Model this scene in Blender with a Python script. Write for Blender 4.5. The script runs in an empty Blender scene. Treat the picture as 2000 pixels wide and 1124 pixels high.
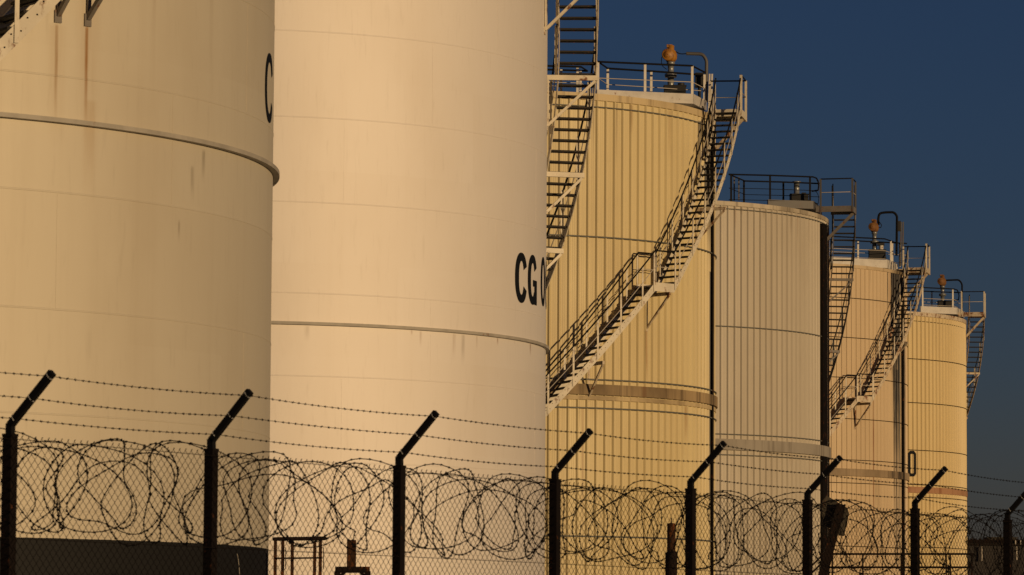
import bpy, math, random
from mathutils import Vector, Matrix
random.seed(7)
sc = bpy.context.scene
COL = sc.collection
R_ = math.radians
PI = math.pi
# ------------------------------------------------------------------ camera
F, HZ, ROLL, CZ = 7500.0, 1250.0, 0.006, 1.7          # focal length in px of a 2000 px wide frame
PITCH = math.atan((HZ - 562) / F)
fw = Vector((0, math.cos(PITCH), math.sin(PITCH)))
up0 = Vector((0, -math.sin(PITCH), math.cos(PITCH)))
rt0 = Vector((1, 0, 0))
c_, s_ = math.cos(ROLL), math.sin(ROLL)
up, rt = up0 * c_ - rt0 * s_, rt0 * c_ + up0 * s_
cd = bpy.data.cameras.new('camera')
cam = bpy.data.objects.new('camera', cd)
COL.objects.link(cam)
m3 = Matrix((rt, up, -fw)).transposed()
cam.matrix_world = Matrix.Translation((0, 0, CZ)) @ m3.to_4x4()
cd.sensor_width = 36.0
cd.lens = 36.0 * F / 2000.0
cd.clip_start, cd.clip_end = 1.0, 6000.0
cd.dof.use_dof = True
cd.dof.focus_distance = 112.0
cd.dof.aperture_fstop = 10.0
sc.camera = cam

def ray(x, y):                       # direction with unit depth along +Y
    v = fw * F + rt * (x - 1000) + up * (562 - y)
    return v / v.y
def at(x, y, D):                     # the point of the place seen at (x, y) at depth D
    r = ray(x, y)
    return Vector((r.x * D, D, CZ + r.z * D))
def at_z(x, y, z):                   # same, at height z
    r = ray(x, y)
    return at(x, y, (z - CZ) / r.z)

# ------------------------------------------------------------------ mesh builder
class MB:
    def __init__(s): s.v = []; s.f = []; s.mi = []; s.sm = []
    def add(s, vs, fs, mi=0, smooth=False):
        b = len(s.v); s.v += [tuple(p) for p in vs]
        for f in fs:
            s.f.append(tuple(b + i for i in f)); s.mi.append(mi); s.sm.append(smooth)
        return s
    def box(s, c, sx, sy, sz, ax=None, mi=0):
        X, Y, Z = ax if ax else (Vector((1,0,0)), Vector((0,1,0)), Vector((0,0,1)))
        c = Vector(c); vs = []
        for k in (-1, 1):
            for j in (-1, 1):
                for i in (-1, 1): vs.append(c + X*(i*sx/2) + Y*(j*sy/2) + Z*(k*sz/2))
        return s.add(vs, [(0,2,3,1),(4,5,7,6),(0,1,5,4),(2,6,7,3),(0,4,6,2),(1,3,7,5)], mi)
    def beam(s, p0, p1, w, h, upv=(0,0,1), mi=0):
        p0, p1 = Vector(p0), Vector(p1); d = (p1 - p0); L = d.length; d.normalize()
        u = Vector(upv); x = d.cross(u)
        if x.length < 1e-4: x = d.cross(Vector((0,1,0)))
        x.normalize(); u = x.cross(d).normalized()
        return s.box((p0 + p1)/2, w, L, h, (x, d, u), mi)
    def tube(s, pts, r, n=6, mi=0, caps=True, closed=False):
        pts = [Vector(p) for p in pts]; m = len(pts); rings = []; prev = None
        for i, p in enumerate(pts):
            a = pts[i-1] if (i > 0 or closed) else p
            b = pts[(i+1) % m] if (i < m-1 or closed) else p
            t = (b - a).normalized()
            if prev is None:
                q = Vector((0,0,1)) if abs(t.z) < .9 else Vector((1,0,0))
                u = (q - t*q.dot(t)).normalized()
            else:
                u = prev - t*prev.dot(t); u.normalize()
            prev = u; w = t.cross(u)
            rr = r[i] if isinstance(r, (list, tuple)) else r
            rings.append([p + (u*math.cos(2*PI*k/n) + w*math.sin(2*PI*k/n))*rr for k in range(n)])
        vs = [p for ring in rings for p in ring]; fs = []
        for i in range(m if closed else m-1):
            j = (i+1) % m
            for k in range(n):
                l = (k+1) % n; fs.append((i*n+k, i*n+l, j*n+l, j*n+k))
        s.add(vs, fs, mi, True)
        if caps and not closed:
            s.add(rings[0], [tuple(reversed(range(n)))], mi); s.add(rings[-1], [tuple(range(n))], mi)
        return s
    def lathe(s, prof, n=24, c=(0,0,0), mi=0, smooth=True, axis=None):
        c = Vector(c); vs = []; fs = []; m = len(prof)
        X, Y, Z = axis if axis else (Vector((1,0,0)), Vector((0,1,0)), Vector((0,0,1)))
        for k in range(n):
            a = 2*PI*k/n
            for r, z in prof: vs.append(c + X*(r*math.sin(a)) - Y*(r*math.cos(a)) + Z*z)
        for k in range(n):
            l = (k+1) % n
            for j in range(m-1): fs.append((k*m+j, l*m+j, l*m+j+1, k*m+j+1))
        return s.add(vs, fs, mi, smooth)
    def sector(s, prof, a0, a1, n, closed_prof=True, mi=0, smooth=False):
        """profile (r, z) swept about the z axis from a0 to a1 (degrees)"""
        m = len(prof); vs = []; fs = []
        for k in range(n+1):
            a = R_(a0 + (a1-a0)*k/n)
            for r, z in prof: vs.append((r*math.sin(a), -r*math.cos(a), z))
        mm = m if closed_prof else m-1
        for k in range(n):
            for j in range(mm):
                l = (j+1) % m; fs.append((k*m+j, (k+1)*m+j, (k+1)*m+l, k*m+l))
        if closed_prof:
            fs.append(tuple(reversed(range(m)))); fs.append(tuple(n*m+j for j in range(m)))
        return s.add(vs, fs, mi, smooth)
    def data(s, name, mats):
        me = bpy.data.meshes.new(name); me.from_pydata(s.v, [], s.f)
        for m in (mats if isinstance(mats, (list, tuple)) else [mats]): me.materials.append(m)
        me.polygons.foreach_set('material_index', s.mi)
        me.polygons.foreach_set('use_smooth', s.sm)
        me.update(); return me
    def build(s, name, mats, parent=None):
        return link(name, s.data(name, mats), parent)
def link(name, me, parent=None, loc=None, rz=None):
    o = bpy.data.objects.new(name, me); COL.objects.link(o)
    if parent: o.parent = parent
    if loc is not None: o.location = loc
    if rz is not None: o.rotation_euler = (0, 0, rz)
    return o
def tag(o, label=None, cat=None, group=None, kind=None):
    if label: o['label'] = label
    if cat: o['category'] = cat
    if group: o['group'] = group
    if kind: o['kind'] = kind
    return o
def empty(name, loc=(0,0,0)):
    o = bpy.data.objects.new(name, None); COL.objects.link(o); o.location = loc; return o
def P(a, r, z):
    a = R_(a); return Vector((r*math.sin(a), -r*math.cos(a), z))

# ------------------------------------------------------------------ materials
class NT:
    def __init__(s, name):
        s.m = bpy.data.materials.new(name); s.m.use_nodes = True; s.t = s.m.node_tree
        s.b = s.t.nodes['Principled BSDF']
        s.co = s.t.nodes.new('ShaderNodeTexCoord').outputs['Object']
    def n(s, k, **kw):
        q = s.t.nodes.new(k)
        for a, b in kw.items(): setattr(q, a, b)
        return q
    def L(s, a, b): s.t.links.new(a, b)
    def math(s, op, a, b=None, c=None, clamp=False):
        q = s.n('ShaderNodeMath', operation=op, use_clamp=clamp)
        for i, v in enumerate((a, b, c)):
            if v is None: continue
            if isinstance(v, (int, float)): q.inputs[i].default_value = v
            else: s.L(v, q.inputs[i])
        return q.outputs[0]
    def rng(s, v, a, b, c=0.0, d=1.0, smooth=True):
        q = s.n('ShaderNodeMapRange', interpolation_type='SMOOTHSTEP' if smooth else 'LINEAR')
        s.L(v, q.inputs['Value'])
        for i, x in enumerate((a, b, c, d)): q.inputs[i+1].default_value = x
        return q.outputs['Result']
    def noise(s, scale=(1,1,1), sc_=1.0, detail=4, rough=.55):
        mp = s.n('ShaderNodeMapping'); s.L(s.co, mp.inputs['Vector']); mp.inputs['Scale'].default_value = scale
        q = s.n('ShaderNodeTexNoise'); s.L(mp.outputs[0], q.inputs['Vector'])
        q.inputs['Scale'].default_value = sc_; q.inputs['Detail'].default_value = detail; q.inputs['Roughness'].default_value = rough
        return q.outputs['Fac']
    def mix(s, fac, a, b, mode='MIX'):
        q = s.n('ShaderNodeMix', data_type='RGBA', blend_type=mode)
        for i, v in ((0, fac), (6, a), (7, b)):
            if isinstance(v, (int, float)): q.inputs[i].default_value = v
            elif isinstance(v, tuple): q.inputs[i].default_value = (*v, 1)
            else: s.L(v, q.inputs[i])
        return q.outputs[2]
    def bump(s, h, st=.3, d=.02):
        q = s.n('ShaderNodeBump'); q.inputs['Strength'].default_value = st; q.inputs['Distance'].default_value = d
        s.L(h, q.inputs['Height']); s.L(q.outputs[0], s.b.inputs['Normal'])
    def polar(s):
        q = s.n('ShaderNodeSeparateXYZ'); s.L(s.co, q.inputs[0])
        a = s.math('ARCTAN2', q.outputs[0], s.math('MULTIPLY', q.outputs[1], -1.0))
        return s.math('MULTIPLY', a, 180/PI), q.outputs[2]
    def out(s, col, rough, metal=0.0, spec=.5):
        if isinstance(col, tuple): s.b.inputs['Base Color'].default_value = (*col, 1)
        else: s.L(col, s.b.inputs['Base Color'])
        if isinstance(rough, (int, float)): s.b.inputs['Roughness'].default_value = rough
        else: s.L(rough, s.b.inputs['Roughness'])
        s.b.inputs['Metallic'].default_value = metal
        s.b.inputs['Specular IOR Level'].default_value = spec
        return s.m

RUST = (.20, .065, .015)
def tank_paint(name, col, dirt, dirt_amt=.35, streak_amt=.3, rough=.5, stains=(), spec=.35, panel=0.0, skirt=None, metal=0.0):
    """weathered coating on a tank shell; stains = (angle, half width deg, z bottom, z top, colour, strength)"""
    T = NT(name)
    big = T.noise((1, 1, .55), .35, 5)
    streak = T.noise((1, 1, .02), 3.0, 5, .65)
    fine = T.noise((1, 1, .12), 14.0, 3)
    c = T.mix(T.math('MULTIPLY', T.rng(big, .45, .75), dirt_amt), col, dirt)
    c = T.mix(T.math('MULTIPLY', T.rng(streak, .48, .78), streak_amt), c, dirt)
    c = T.mix(T.math('MULTIPLY', T.rng(fine, .55, .8), .12), c, tuple(x*.6 for x in dirt))
    vo = T.n('ShaderNodeTexVoronoi'); vm = T.n('ShaderNodeMapping'); T.L(T.co, vm.inputs['Vector']); vm.inputs['Scale'].default_value = (1, 1, .8)
    T.L(vm.outputs[0], vo.inputs['Vector']); vo.inputs['Scale'].default_value = 1.3                    # scattered rust specks and chips
    vs_ = T.n('ShaderNodeSeparateColor'); T.L(vo.outputs['Color'], vs_.inputs[0])
    spk = T.math('MULTIPLY', T.math('LESS_THAN', vo.outputs['Distance'], T.math('MULTIPLY', vs_.outputs[1], .042)), T.math('GREATER_THAN', vs_.outputs[0], .62))
    c = T.mix(T.math('MULTIPLY', spk, .6), c, (.17, .085, .035))
    ang, z = T.polar()
    if panel:                                   # sheet-to-sheet tone differences of the cladding
        wn = T.n('ShaderNodeTexWhiteNoise', noise_dimensions='1D')
        T.L(T.math('FLOOR', T.math('DIVIDE', ang, panel)), wn.inputs['W'])
        c = T.mix(T.math('MULTIPLY', wn.outputs['Value'], .22), c, dirt)
    if metal:                                   # plate-to-plate tone differences of the welded courses
        co_ = T.math('FLOOR', T.math('DIVIDE', z, 1.72)); pl_ = T.math('FLOOR', T.math('DIVIDE', T.math('ADD', ang, T.math('MULTIPLY', co_, 17.3)), 51.4))
        wn = T.n('ShaderNodeTexWhiteNoise', noise_dimensions='2D'); cv = T.n('ShaderNodeCombineXYZ'); T.L(co_, cv.inputs[0]); T.L(pl_, cv.inputs[1])
        T.L(cv.outputs[0], wn.inputs['Vector']); c = T.mix(T.math('MULTIPLY', wn.outputs['Value'], .16), c, dirt)
    if stains:
        brk = T.noise((1, 1, .05), 9.0, 5, .7)
        wob = T.math('MULTIPLY', T.math('SUBTRACT', T.noise((.3, .3, .6), 1.0, 3), .5), .5)
        a2 = T.math('ADD', ang, wob)
        for (a0, w, z0, z1, sc_, st) in stains:
            d = T.math('ABSOLUTE', T.math('SUBTRACT', a2, a0))
            m = T.math('MULTIPLY', T.rng(d, w, w*.15), T.rng(z, z0, z0 + (z1-z0)*.75))
            m = T.math('MULTIPLY', m, T.rng(z, z1 + .02, z1 - .05))
            m = T.math('MULTIPLY', m, T.rng(brk, .28, .62, .25, 1.0))
            c = T.mix(T.math('MULTIPLY', m, st, clamp=True), c, sc_)
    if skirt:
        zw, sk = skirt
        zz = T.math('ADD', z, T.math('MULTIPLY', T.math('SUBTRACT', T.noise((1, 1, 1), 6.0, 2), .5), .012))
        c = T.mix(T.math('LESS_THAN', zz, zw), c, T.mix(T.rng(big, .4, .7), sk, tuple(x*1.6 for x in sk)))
    if not metal: T.bump(T.noise((1, 1, .4), .8, 3), .05, .05)
    sp = T.out(c, T.rng(big, .3, .7, rough, rough + (.015 if metal else .06)), spec=spec)
    if skirt and metal: T.L(T.math('MULTIPLY', T.math('GREATER_THAN', zz, zw), metal), T.b.inputs['Metallic'])
    return sp
def simple(name, col, rough=.6, var=.25, rust=0.0, metal=0.0, sc_=3.0, spec=.4, bump=.15):
    T = NT(name)
    v = T.noise((1, 1, 1), sc_, 5)
    c = T.mix(T.rng(v, .35, .7, 0, var), col, tuple(x*.45 for x in col))
    if rust:
        r = T.noise((1, 1, .6), sc_*1.7, 6, .7)
        c = T.mix(T.rng(r, .62 - rust*.3, .74 - rust*.25), c, T.mix(v, RUST, (.10, .035, .012)))
    T.bump(T.noise((1, 1, 1), sc_*6, 3), bump, .004)
    return T.out(c, rough, metal, spec)

M = {}
M['stair_cream'] = simple('cream_stair_paint', (.62, .56, .44), .55, .3, .22)
M['stair_grey'] = simple('grey_stair_paint', (.17, .15, .13), .6, .35, .15)
M['stair_rusty'] = simple('rusting_cream_paint', (.55, .46, .33), .6, .35, .45)
M['tread'] = simple('dark_tread_grating', (.022, .018, .014), .8, .5, .1, sc_=9)
M['black_rail'] = simple('black_rail_paint', (.006, .0055, .0055), .7, .3, spec=.12)
M['white_post'] = simple('white_post_paint', (.62, .58, .50), .55, .25, .12)
M['grey_post'] = simple('grey_post_galvanised', (.10, .095, .09), .55, .3, .1)
M['thin_rail'] = simple('pale_mid_rail', (.45, .40, .33), .5, .25)
M['belt_pale'] = simple('pale_belt_paint', (.36, .33, .28), .6, .4, .05)
M['letter'] = simple('black_letter_paint', (.008, .009, .011), .7, .2, spec=.12)
M['strap'] = simple('dull_strap_metal', (.13, .13, .115), .5, .3)
M['pipe_black'] = simple('black_down_pipe', (.008, .006, .0045), .75, .5, .1, spec=.1)
M['steel'] = simple('galvanised_steel', (.26, .27, .27), .4, .3, metal=.45)
M['dark_box'] = simple('dark_steel_box', (.012, .011, .010), .65, .4)
M['yellow'] = simple('weathered_yellow_paint', (.36, .16, .02), .5, .4, .35, sc_=6)
M['orange'] = simple('faded_orange_paint', (.17, .075, .016), .7, .4, .35, sc_=6)
M['fence_post'] = simple('dark_brown_post', (.007, .0045, .0038), .75, .5, .06, sc_=12, spec=.15)
M['fence_arm'] = simple('dark_arm_steel', (.006, .0055, .006), .7, .3, spec=.15)
M['wire'] = simple('dull_dark_wire', (.013, .009, .007), .7, .3, spec=.15)
M['barb'] = simple('dark_barb_steel', (.009, .007, .006), .7, .3, spec=.15)
M['tie'] = simple('bright_tie_wire', (.55, .55, .55), .4, .1)
M['rusty'] = simple('brown_rusted_steel', (.042, .019, .009), .85, .5, .35, sc_=7, spec=.15)
M['dark_rust'] = simple('dark_rusted_steel', (.012, .0065, .005), .85, .5, .10, sc_=7, spec=.15)
M['plate'] = simple('battered_grey_sheet', (.055, .047, .034), .8, .5, .05, sc_=4, spec=.2)
M['roof'] = simple('dull_roof_sheet', (.30, .28, .25), .7, .3, .1)
M['white_kerb'] = simple('white_kerb_paint', (.50, .47, .42), .6, .3, .08)

# ------------------------------------------------------------------ sky, sun
AZ, EL = 42.0, 5.0
S = Vector((math.sin(R_(AZ))*math.cos(R_(EL)), -math.cos(R_(AZ))*math.cos(R_(EL)), math.sin(R_(EL))))
w = bpy.data.worlds.new('World'); sc.world = w; w.use_nodes = True
wt = w.node_tree; bg = wt.nodes['Background']
sky = wt.nodes.new('ShaderNodeTexSky'); sky.sky_type = 'NISHITA'; sky.sun_disc = False
sky.sun_elevation = R_(EL); sky.sun_rotation = R_(180 - AZ)
sky.altitude = 0; sky.air_density = 1.0; sky.dust_density = 0.3; sky.ozone_density = 4.5
tint = wt.nodes.new('ShaderNodeMix'); tint.data_type = 'RGBA'; tint.blend_type = 'MULTIPLY'      # white balance of the dusk sky
tint.inputs[0].default_value = 1.0; tint.inputs[7].default_value = (.79, .54, .63, 1)
wt.links.new(sky.outputs[0], tint.inputs[6]); wt.links.new(tint.outputs[2], bg.inputs[0]); bg.inputs[1].default_value = .05
ld = bpy.data.lights.new('sun', 'SUN'); ld.energy = 2.75; ld.angle = R_(.53); ld.color = (1.0, .69, .36)
lo = bpy.data.objects.new('sun', ld); COL.objects.link(lo)
lo.rotation_euler = S.to_track_quat('Z', 'Y').to_euler(); lo.location = S * 300
sc.view_settings.view_transform = 'Standard'; sc.view_settings.look = 'None'
sc.view_settings.exposure = 0.0; sc.view_settings.gamma = 1.0

# ------------------------------------------------------------------ ground
def ground_mat():
    T = NT('gravelly_earth')
    a = T.noise((1,1,1), .15, 6); b = T.noise((1,1,1), 9.0, 4)
    c = T.mix(a, (.10, .085, .06), (.17, .15, .12)); c = T.mix(T.rng(b, .4, .7, 0, .5), c, (.06, .055, .045))
    T.bump(b, .6, .03); return T.out(c, .9)
g = MB(); N = 24
for i in range(N+1):
    for j in range(N+1): g.v.append((-3000 + 6000*i/N, -1000 + 6000*j/N, 0))
for i in range(N):
    for j in range(N):
        a = i*(N+1)+j; g.f.append((a, a+N+1, a+N+2, a+1)); g.mi.append(0); g.sm.append(False)
tag(g.build('ground', ground_mat()), kind='structure')

# ------------------------------------------------------------------ tanks
def sil_x(x, y, D, R):
    t = ray(x, y).x; return t*D - R*math.sqrt(1 + t*t)
def inv(x, y, X, D, r):              # (angle, z) on the cylinder of radius r round (X, D)
    d = ray(x, y); a = d.x
    c = (a*D - X)/(r*math.sqrt(1 + a*a)); th = math.asin(max(-1, min(1, c))) - math.atan(a)
    return math.degrees(th), CZ + d.z*(D - r*math.cos(th))
TK = {1: (49.4, 6.3, 530, 600), 2: (76.5, 6.3, 1066.5, 600), 3: (119., 7.0, 1394, 560),
      4: (148., 8.0, 1615.5, 600), 5: (171., 7.0, 1771, 800), 6: (197., 8.0, 1885.5, 800)}
CX = {k: sil_x(x, y, D, R) for k, (D, R, x, y) in TK.items()}
def inv_t(k, x, y, off=0.0): return inv(x, y, CX[k], TK[k][0], TK[k][1] + off)
def zat(k, x, y, off=0.0): return inv_t(k, x, y, off)[1]
ROOT = {}
def tank_root(k, label):
    ROOT[k] = tag(empty('storage_tank', (CX[k], TK[k][0], 0)), label, 'storage tank', 'row of storage tanks')
    return ROOT[k]
def loc(k, p): return Vector(p) - Vector((CX[k], TK[k][0], 0))

def smooth_shell(k, H, seams, mat, name='shell'):
    R = TK[k][1]; b = MB()
    b.lathe([(R, 0), (R, H*.25), (R, H*.5), (R, H*.75), (R, H)], 288, smooth=True)
    for i, z in enumerate(seams):               # welded courses: raised beads, upright seams staggered
        b.sector([(R - .01, z - .022), (R + .004, z - .008), (R + .004, z + .008), (R - .01, z + .022)], 0, 360, 240, True, 0, True)
        z1 = seams[i+1] if i + 1 < len(seams) else H
        for q in range(7):
            a = q*360/7 + (i % 3)*17.3 + 6
            b.sector([(R - .01, z + .02), (R + .002, z + .02), (R + .002, z1 - .02), (R - .01, z1 - .02)], a - .07, a + .07, 1)
    return b.build(name, mat, ROOT[k])
def clad_shell(k, H, pitch, gw, gd, mat, z0=0.0):
    """profiled sheet: broad pans parted by raised trapezoid ribs (gw = flank width, gd = height), faint swages in each pan"""
    R = TK[k][1]; n = round(2*PI*R/pitch); b = MB(); prof = []
    d = math.degrees; f_ = d(gw/R); t_ = d(gw*.55/R)
    for i in range(n):
        a = 360*i/n; da = 360/n
        prof += [(a, R), (a + f_, R + gd), (a + f_ + t_, R + gd), (a + 2*f_ + t_, R)]
        a2 = a + 2*f_ + t_; rest = da - 2*f_ - t_
        for t in (.30, .62):
            prof += [(a2 + rest*t, R), (a2 + rest*t + d(.008/R), R + .004), (a2 + rest*t + d(.022/R), R + .004), (a2 + rest*t + d(.03/R), R)]
    m = len(prof); zs = (z0, H)
    vs = [P(a, r, z) for z in zs for a, r in prof]
    fs = [(i, (i+1) % m, m + (i+1) % m, m + i) for i in range(m)]
    b.add(vs, fs); return b.build('shell', mat, ROOT[k])
def roof(k, H, rise=.9):
    R = TK[k][1]
    MB().lathe([(R + .02, H - .02), (R + .02, H + .01), (R*.5, H + rise*.55), (.02, H + rise)], 96).build('roof', M['roof'], ROOT[k])
def ring(k, name, z0, z1, r0, r1, mat, a0=0, a1=360, n=180):
    R = TK[k][1]
    return MB().sector([(R + r0, z0), (R + r1, z0), (R + r1, z1), (R + r0, z1)], a0, a1, n).build(name, mat, ROOT[k])
def strap(k, z, r=.018, off=.07, mat=None, name='strap'):
    R = TK[k][1]; return MB().tube([P(a*2, R + off, z) for a in range(180)], r, 5, closed=True).build(name, mat or M['strap'], ROOT[k])

def stairway(k, path, roff=(.24, 1.0), mats=None, pe=4, brackets=(), land=(), plat=None, riser=.205, rails=(1, 1), posts_up=1.0, phase=0, inner_posts=True):
    """helical stair round tank k. path = [(angle, z) ...] going up; land = indices of level stretches"""
    R = TK[k][1]; Ri, Ro = R + roff[0], R + roff[1]
    ms, mt, mr, mp = mats['stringer'], M['tread'], mats['rail'], mats['post']
    sgn = 1 if path[-1][0] > path[0][0] else -1
    st = MB()
    def dense(step=1.5):
        out = []
        for i in range(len(path)-1):
            (a0, z0), (a1, z1) = path[i], path[i+1]; n = max(1, int(abs(a1-a0)/step))
            for q in range(n): out.append((a0 + (a1-a0)*q/n, z0 + (z1-z0)*q/n))
        out.append(path[-1]); return out
    D = dense()
    for r in (Ri, Ro):
        vs = []; fs = []
        for a, z in D:
            vs += [P(a, r - .008, z - .20), P(a, r + .008, z - .20), P(a, r + .008, z + .06), P(a, r - .008, z + .06)]
        for i in range(len(D)-1):
            for j in range(4): fs.append((4*i+j, 4*i+(j+1) % 4, 4*i+4+(j+1) % 4, 4*i+4+j))
        fs += [(0, 1, 2, 3), tuple(4*(len(D)-1)+j for j in (3, 2, 1, 0))]
        st.add(vs, fs)
    root = None; treads = []
    posts = []; cnt = phase
    for i in range(len(path)-1):
        (a0, z0), (a1, z1) = path[i], path[i+1]
        if i in land:
            st.sector([(Ri + .02, z0 - .05), (Ro - .02, z0 - .05), (Ro - .02, z0 - .01), (Ri + .02, z0 - .01)], a0, a1, 4)
            continue
        n = max(1, round((z1-z0)/riser))
        for q in range(n):
            t = (q + .5)/n; a, z = a0 + (a1-a0)*t, z0 + (z1-z0)*t
            treads.append((a, z)); cnt += 1
            for dd in (-.06, .06):
                st.box(P(a, Ro + .011, z - .05 + dd*.4) + P(a + 90, dd, 0), .016, .016, .016, mi=1)
            if cnt % pe == 0: posts.append((a, z))
        if i+1 in land or i-1 in land or i == len(path)-2: posts.append((a1 - sgn*.3, z1 - .05))
        if i-1 in land: posts.append((a0 + sgn*.3, z0 + .05))
    root = st.build('stairway', [ms, M['dark_rust']], ROOT[k])
    tm = MB().box((0, -(Ri+Ro)/2, 0), .20, Ro - Ri - .03, .035).box((0, -(Ri+Ro)/2, -.02), .03, Ro - Ri - .05, .03).data('tread', mt)
    for i, (a, z) in enumerate(treads): link('tread', tm, root, (0, 0, z), R_(a))
    def post_data(r, lo_):
        return (MB().box((0, -r, (posts_up+lo_)/2), .055, .008, posts_up - lo_).box((.024*1, -r + .028, (posts_up+lo_)/2), .008, .048, posts_up - lo_)).data('post', mp)
    po, pi_ = post_data(Ro + .022, -.17), post_data(Ri - .02, -.1)
    for a, z in posts:
        link('post', po, root, (0, 0, z), R_(a))
        if inner_posts and rails[1]: link('post', pi_, root, (0, 0, z), R_(a))
    for on, r in ((rails[0], Ro + .02), (rails[1], Ri - .02)):
        if not on: continue
        MB().tube([P(a, r, z + posts_up) for a, z in D], .024, 6).build('handrail', mr, root)
        MB().tube([P(a, r, z + posts_up*.52) for a, z in D], .013, 5).build('mid_rail', M['thin_rail'], root)
    for a, z in brackets:
        br = MB()
        br.beam(P(a, R - .02, z - .24), P(a, Ro + .03, z - .24), .07, .10)
        br.beam(P(a, R + .02, z - 1.22), P(a, Ro - .02, z - .30), .055, .055)
        br.beam(P(a, R + .03, z - 1.2), P(a, R + .03, z - .2), .05, .03, P(a, 1, 0))
        br.box(P(a, R + .012, z - 1.24), .02, .10, .15, (P(a, 1, 0), P(a+90, 1, 0), Vector((0,0,1))))
        br.build('bracket', mats['bracket'], root)
    if plat:
        a0, z0 = path[-1]; a1 = a0 + sgn*plat
        pm = MB(); pr = Ro + .03
        pm.sector([(R - .35, z0 - .06), (pr, z0 - .06), (pr, z0 - .02), (R - .35, z0 - .02)], min(a0, a1), max(a0, a1), 4)
        pm.beam(P(a1, R - .3, z0 - .08), P(a1, pr, z0 - .08), .05, .22)
        pm.beam(P(a0, Ri - .1, z0 - .08), P(a0, pr, z0 - .08), .05, .22)
        pm.beam(P(a0, pr, z0 - .08), P(a1, pr, z0 - .08), .05, .22)
        pf = pm.build('platform', ms, root)
        rl = MB(); h = posts_up + .08
        pts = [P(a0, pr, z0 + h), P(a1, pr, z0 + h), P(a1, R - .12, z0 + h)]
        rl.tube(pts, .024, 6); rl.build('handrail', mr, root)
        MB().tube([p - Vector((0, 0, h*.48)) for p in pts], .013, 5).build('mid_rail', M['thin_rail'], root)
        pd = MB().box((0, 0, h/2 - .1), .07, .07, h + .2).data('post', mp)
        for a, r in ((a0, pr), (a1, pr), (a1, R - .12)): link('post', pd, root, P(a, r, z0), R_(a))
        sb = MB().beam(P((a0+a1)/2, R, z0 - 1.25), P((a0+a1)/2, pr - .05, z0 - .2), .10, .10)
        sb.build('bracket', mats['bracket'], root)
    return root

def arc_letter(ch, w_, h_, t):
    """strip outlines of a letter in the (u, v) plane, centred"""
    q = []
    def ringarc(a0, a1, n=40, e=2.25):
        def pt(a, W, H_):
            c, s = math.cos(a), math.sin(a)
            return (W*math.copysign(abs(c)**(2/e), c), H_*math.copysign(abs(s)**(2/e), s))
        for i in range(n):
            b0, b1 = a0 + (a1-a0)*i/n, a0 + (a1-a0)*(i+1)/n
            q.append((pt(b0, w_/2, h_/2), pt(b1, w_/2, h_/2), pt(b1, w_/2 - t, h_/2 - t*.9), pt(b0, w_/2 - t, h_/2 - t*.9)))
    def rect(u0, v0, u1, v1): q.append(((u0, v0), (u1, v0), (u1, v1), (u0, v1)))
    if ch == 'O': ringarc(0, 2*PI, 48)
    if ch == 'C': ringarc(R_(26), R_(334))
    if ch == 'G':
        ringarc(R_(28), R_(318)); rect(w_/2 - t, -h_/2 + .01, w_/2, .0); rect(.02, -.13*h_, w_/2 - t, .0)
    if ch == '0':
        W, H_, c = w_/2, h_/2, t*.9
        o = [(W, H_-c), (W-c, H_), (-W+c, H_), (-W, H_-c), (-W, -H_+c), (-W+c, -H_), (W-c, -H_), (W, -H_+c)]
        i_ = [(W-t, H_-c-t*.4), (W-c-t*.3, H_-t), (-W+c+t*.3, H_-t), (-W+t, H_-c-t*.4), (-W+t, -H_+c+t*.4), (-W+c+t*.3, -H_+t), (W-c-t*.3, -H_+t), (W-t, -H_+c+t*.4)]
        for j in range(8):
            l = (j+1) % 8; q.append((o[j], o[l], i_[l], i_[j]))
    return q
def lettering(k, ch, a, z, w_, h_, t):
    R = TK[k][1] + (.068 if k == 6 else .008); b = MB()
    for quad in arc_letter(ch, w_, h_, t):
        b.add([P(a + math.degrees(u/R), R, z + v) for u, v in quad], [(0, 1, 2, 3)])
    return b.build('letter', M['letter'], ROOT[k])

def roof_rail(k, zr, lines, posts, hpost, mats, mids=(.5,), kerb=None):
    """railings on the tank roof, each line a run of (x, y) sight points all lying at rail height zr"""
    b = MB(); md = MB()
    for ln in lines:
        pts = [loc(k, at_z(x, y, zr)) for x, y in ln]
        b.tube(pts, .030, 6)
        for m in mids: md.tube([p - Vector((0, 0, hpost*m)) for p in pts], .013, 5)
    rr = b.build('roof_railing', mats[0], ROOT[k]); md.build('mid_rail', M['thin_rail'] if mats[1] is M['white_post'] else M['black_rail'], rr)
    pd = MB().box((0, 0, -hpost/2), .075, .012, hpost).box((.034, .03, -hpost/2), .010, .06, hpost).data('post', mats[1])
    for x, y in posts: link('post', pd, rr, loc(k, at_z(x, y, zr)), R_(8))
    return rr
def loop_end(k, zr, x, y, dx, dy):          # rounded rail end in sight coordinates
    pass

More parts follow.
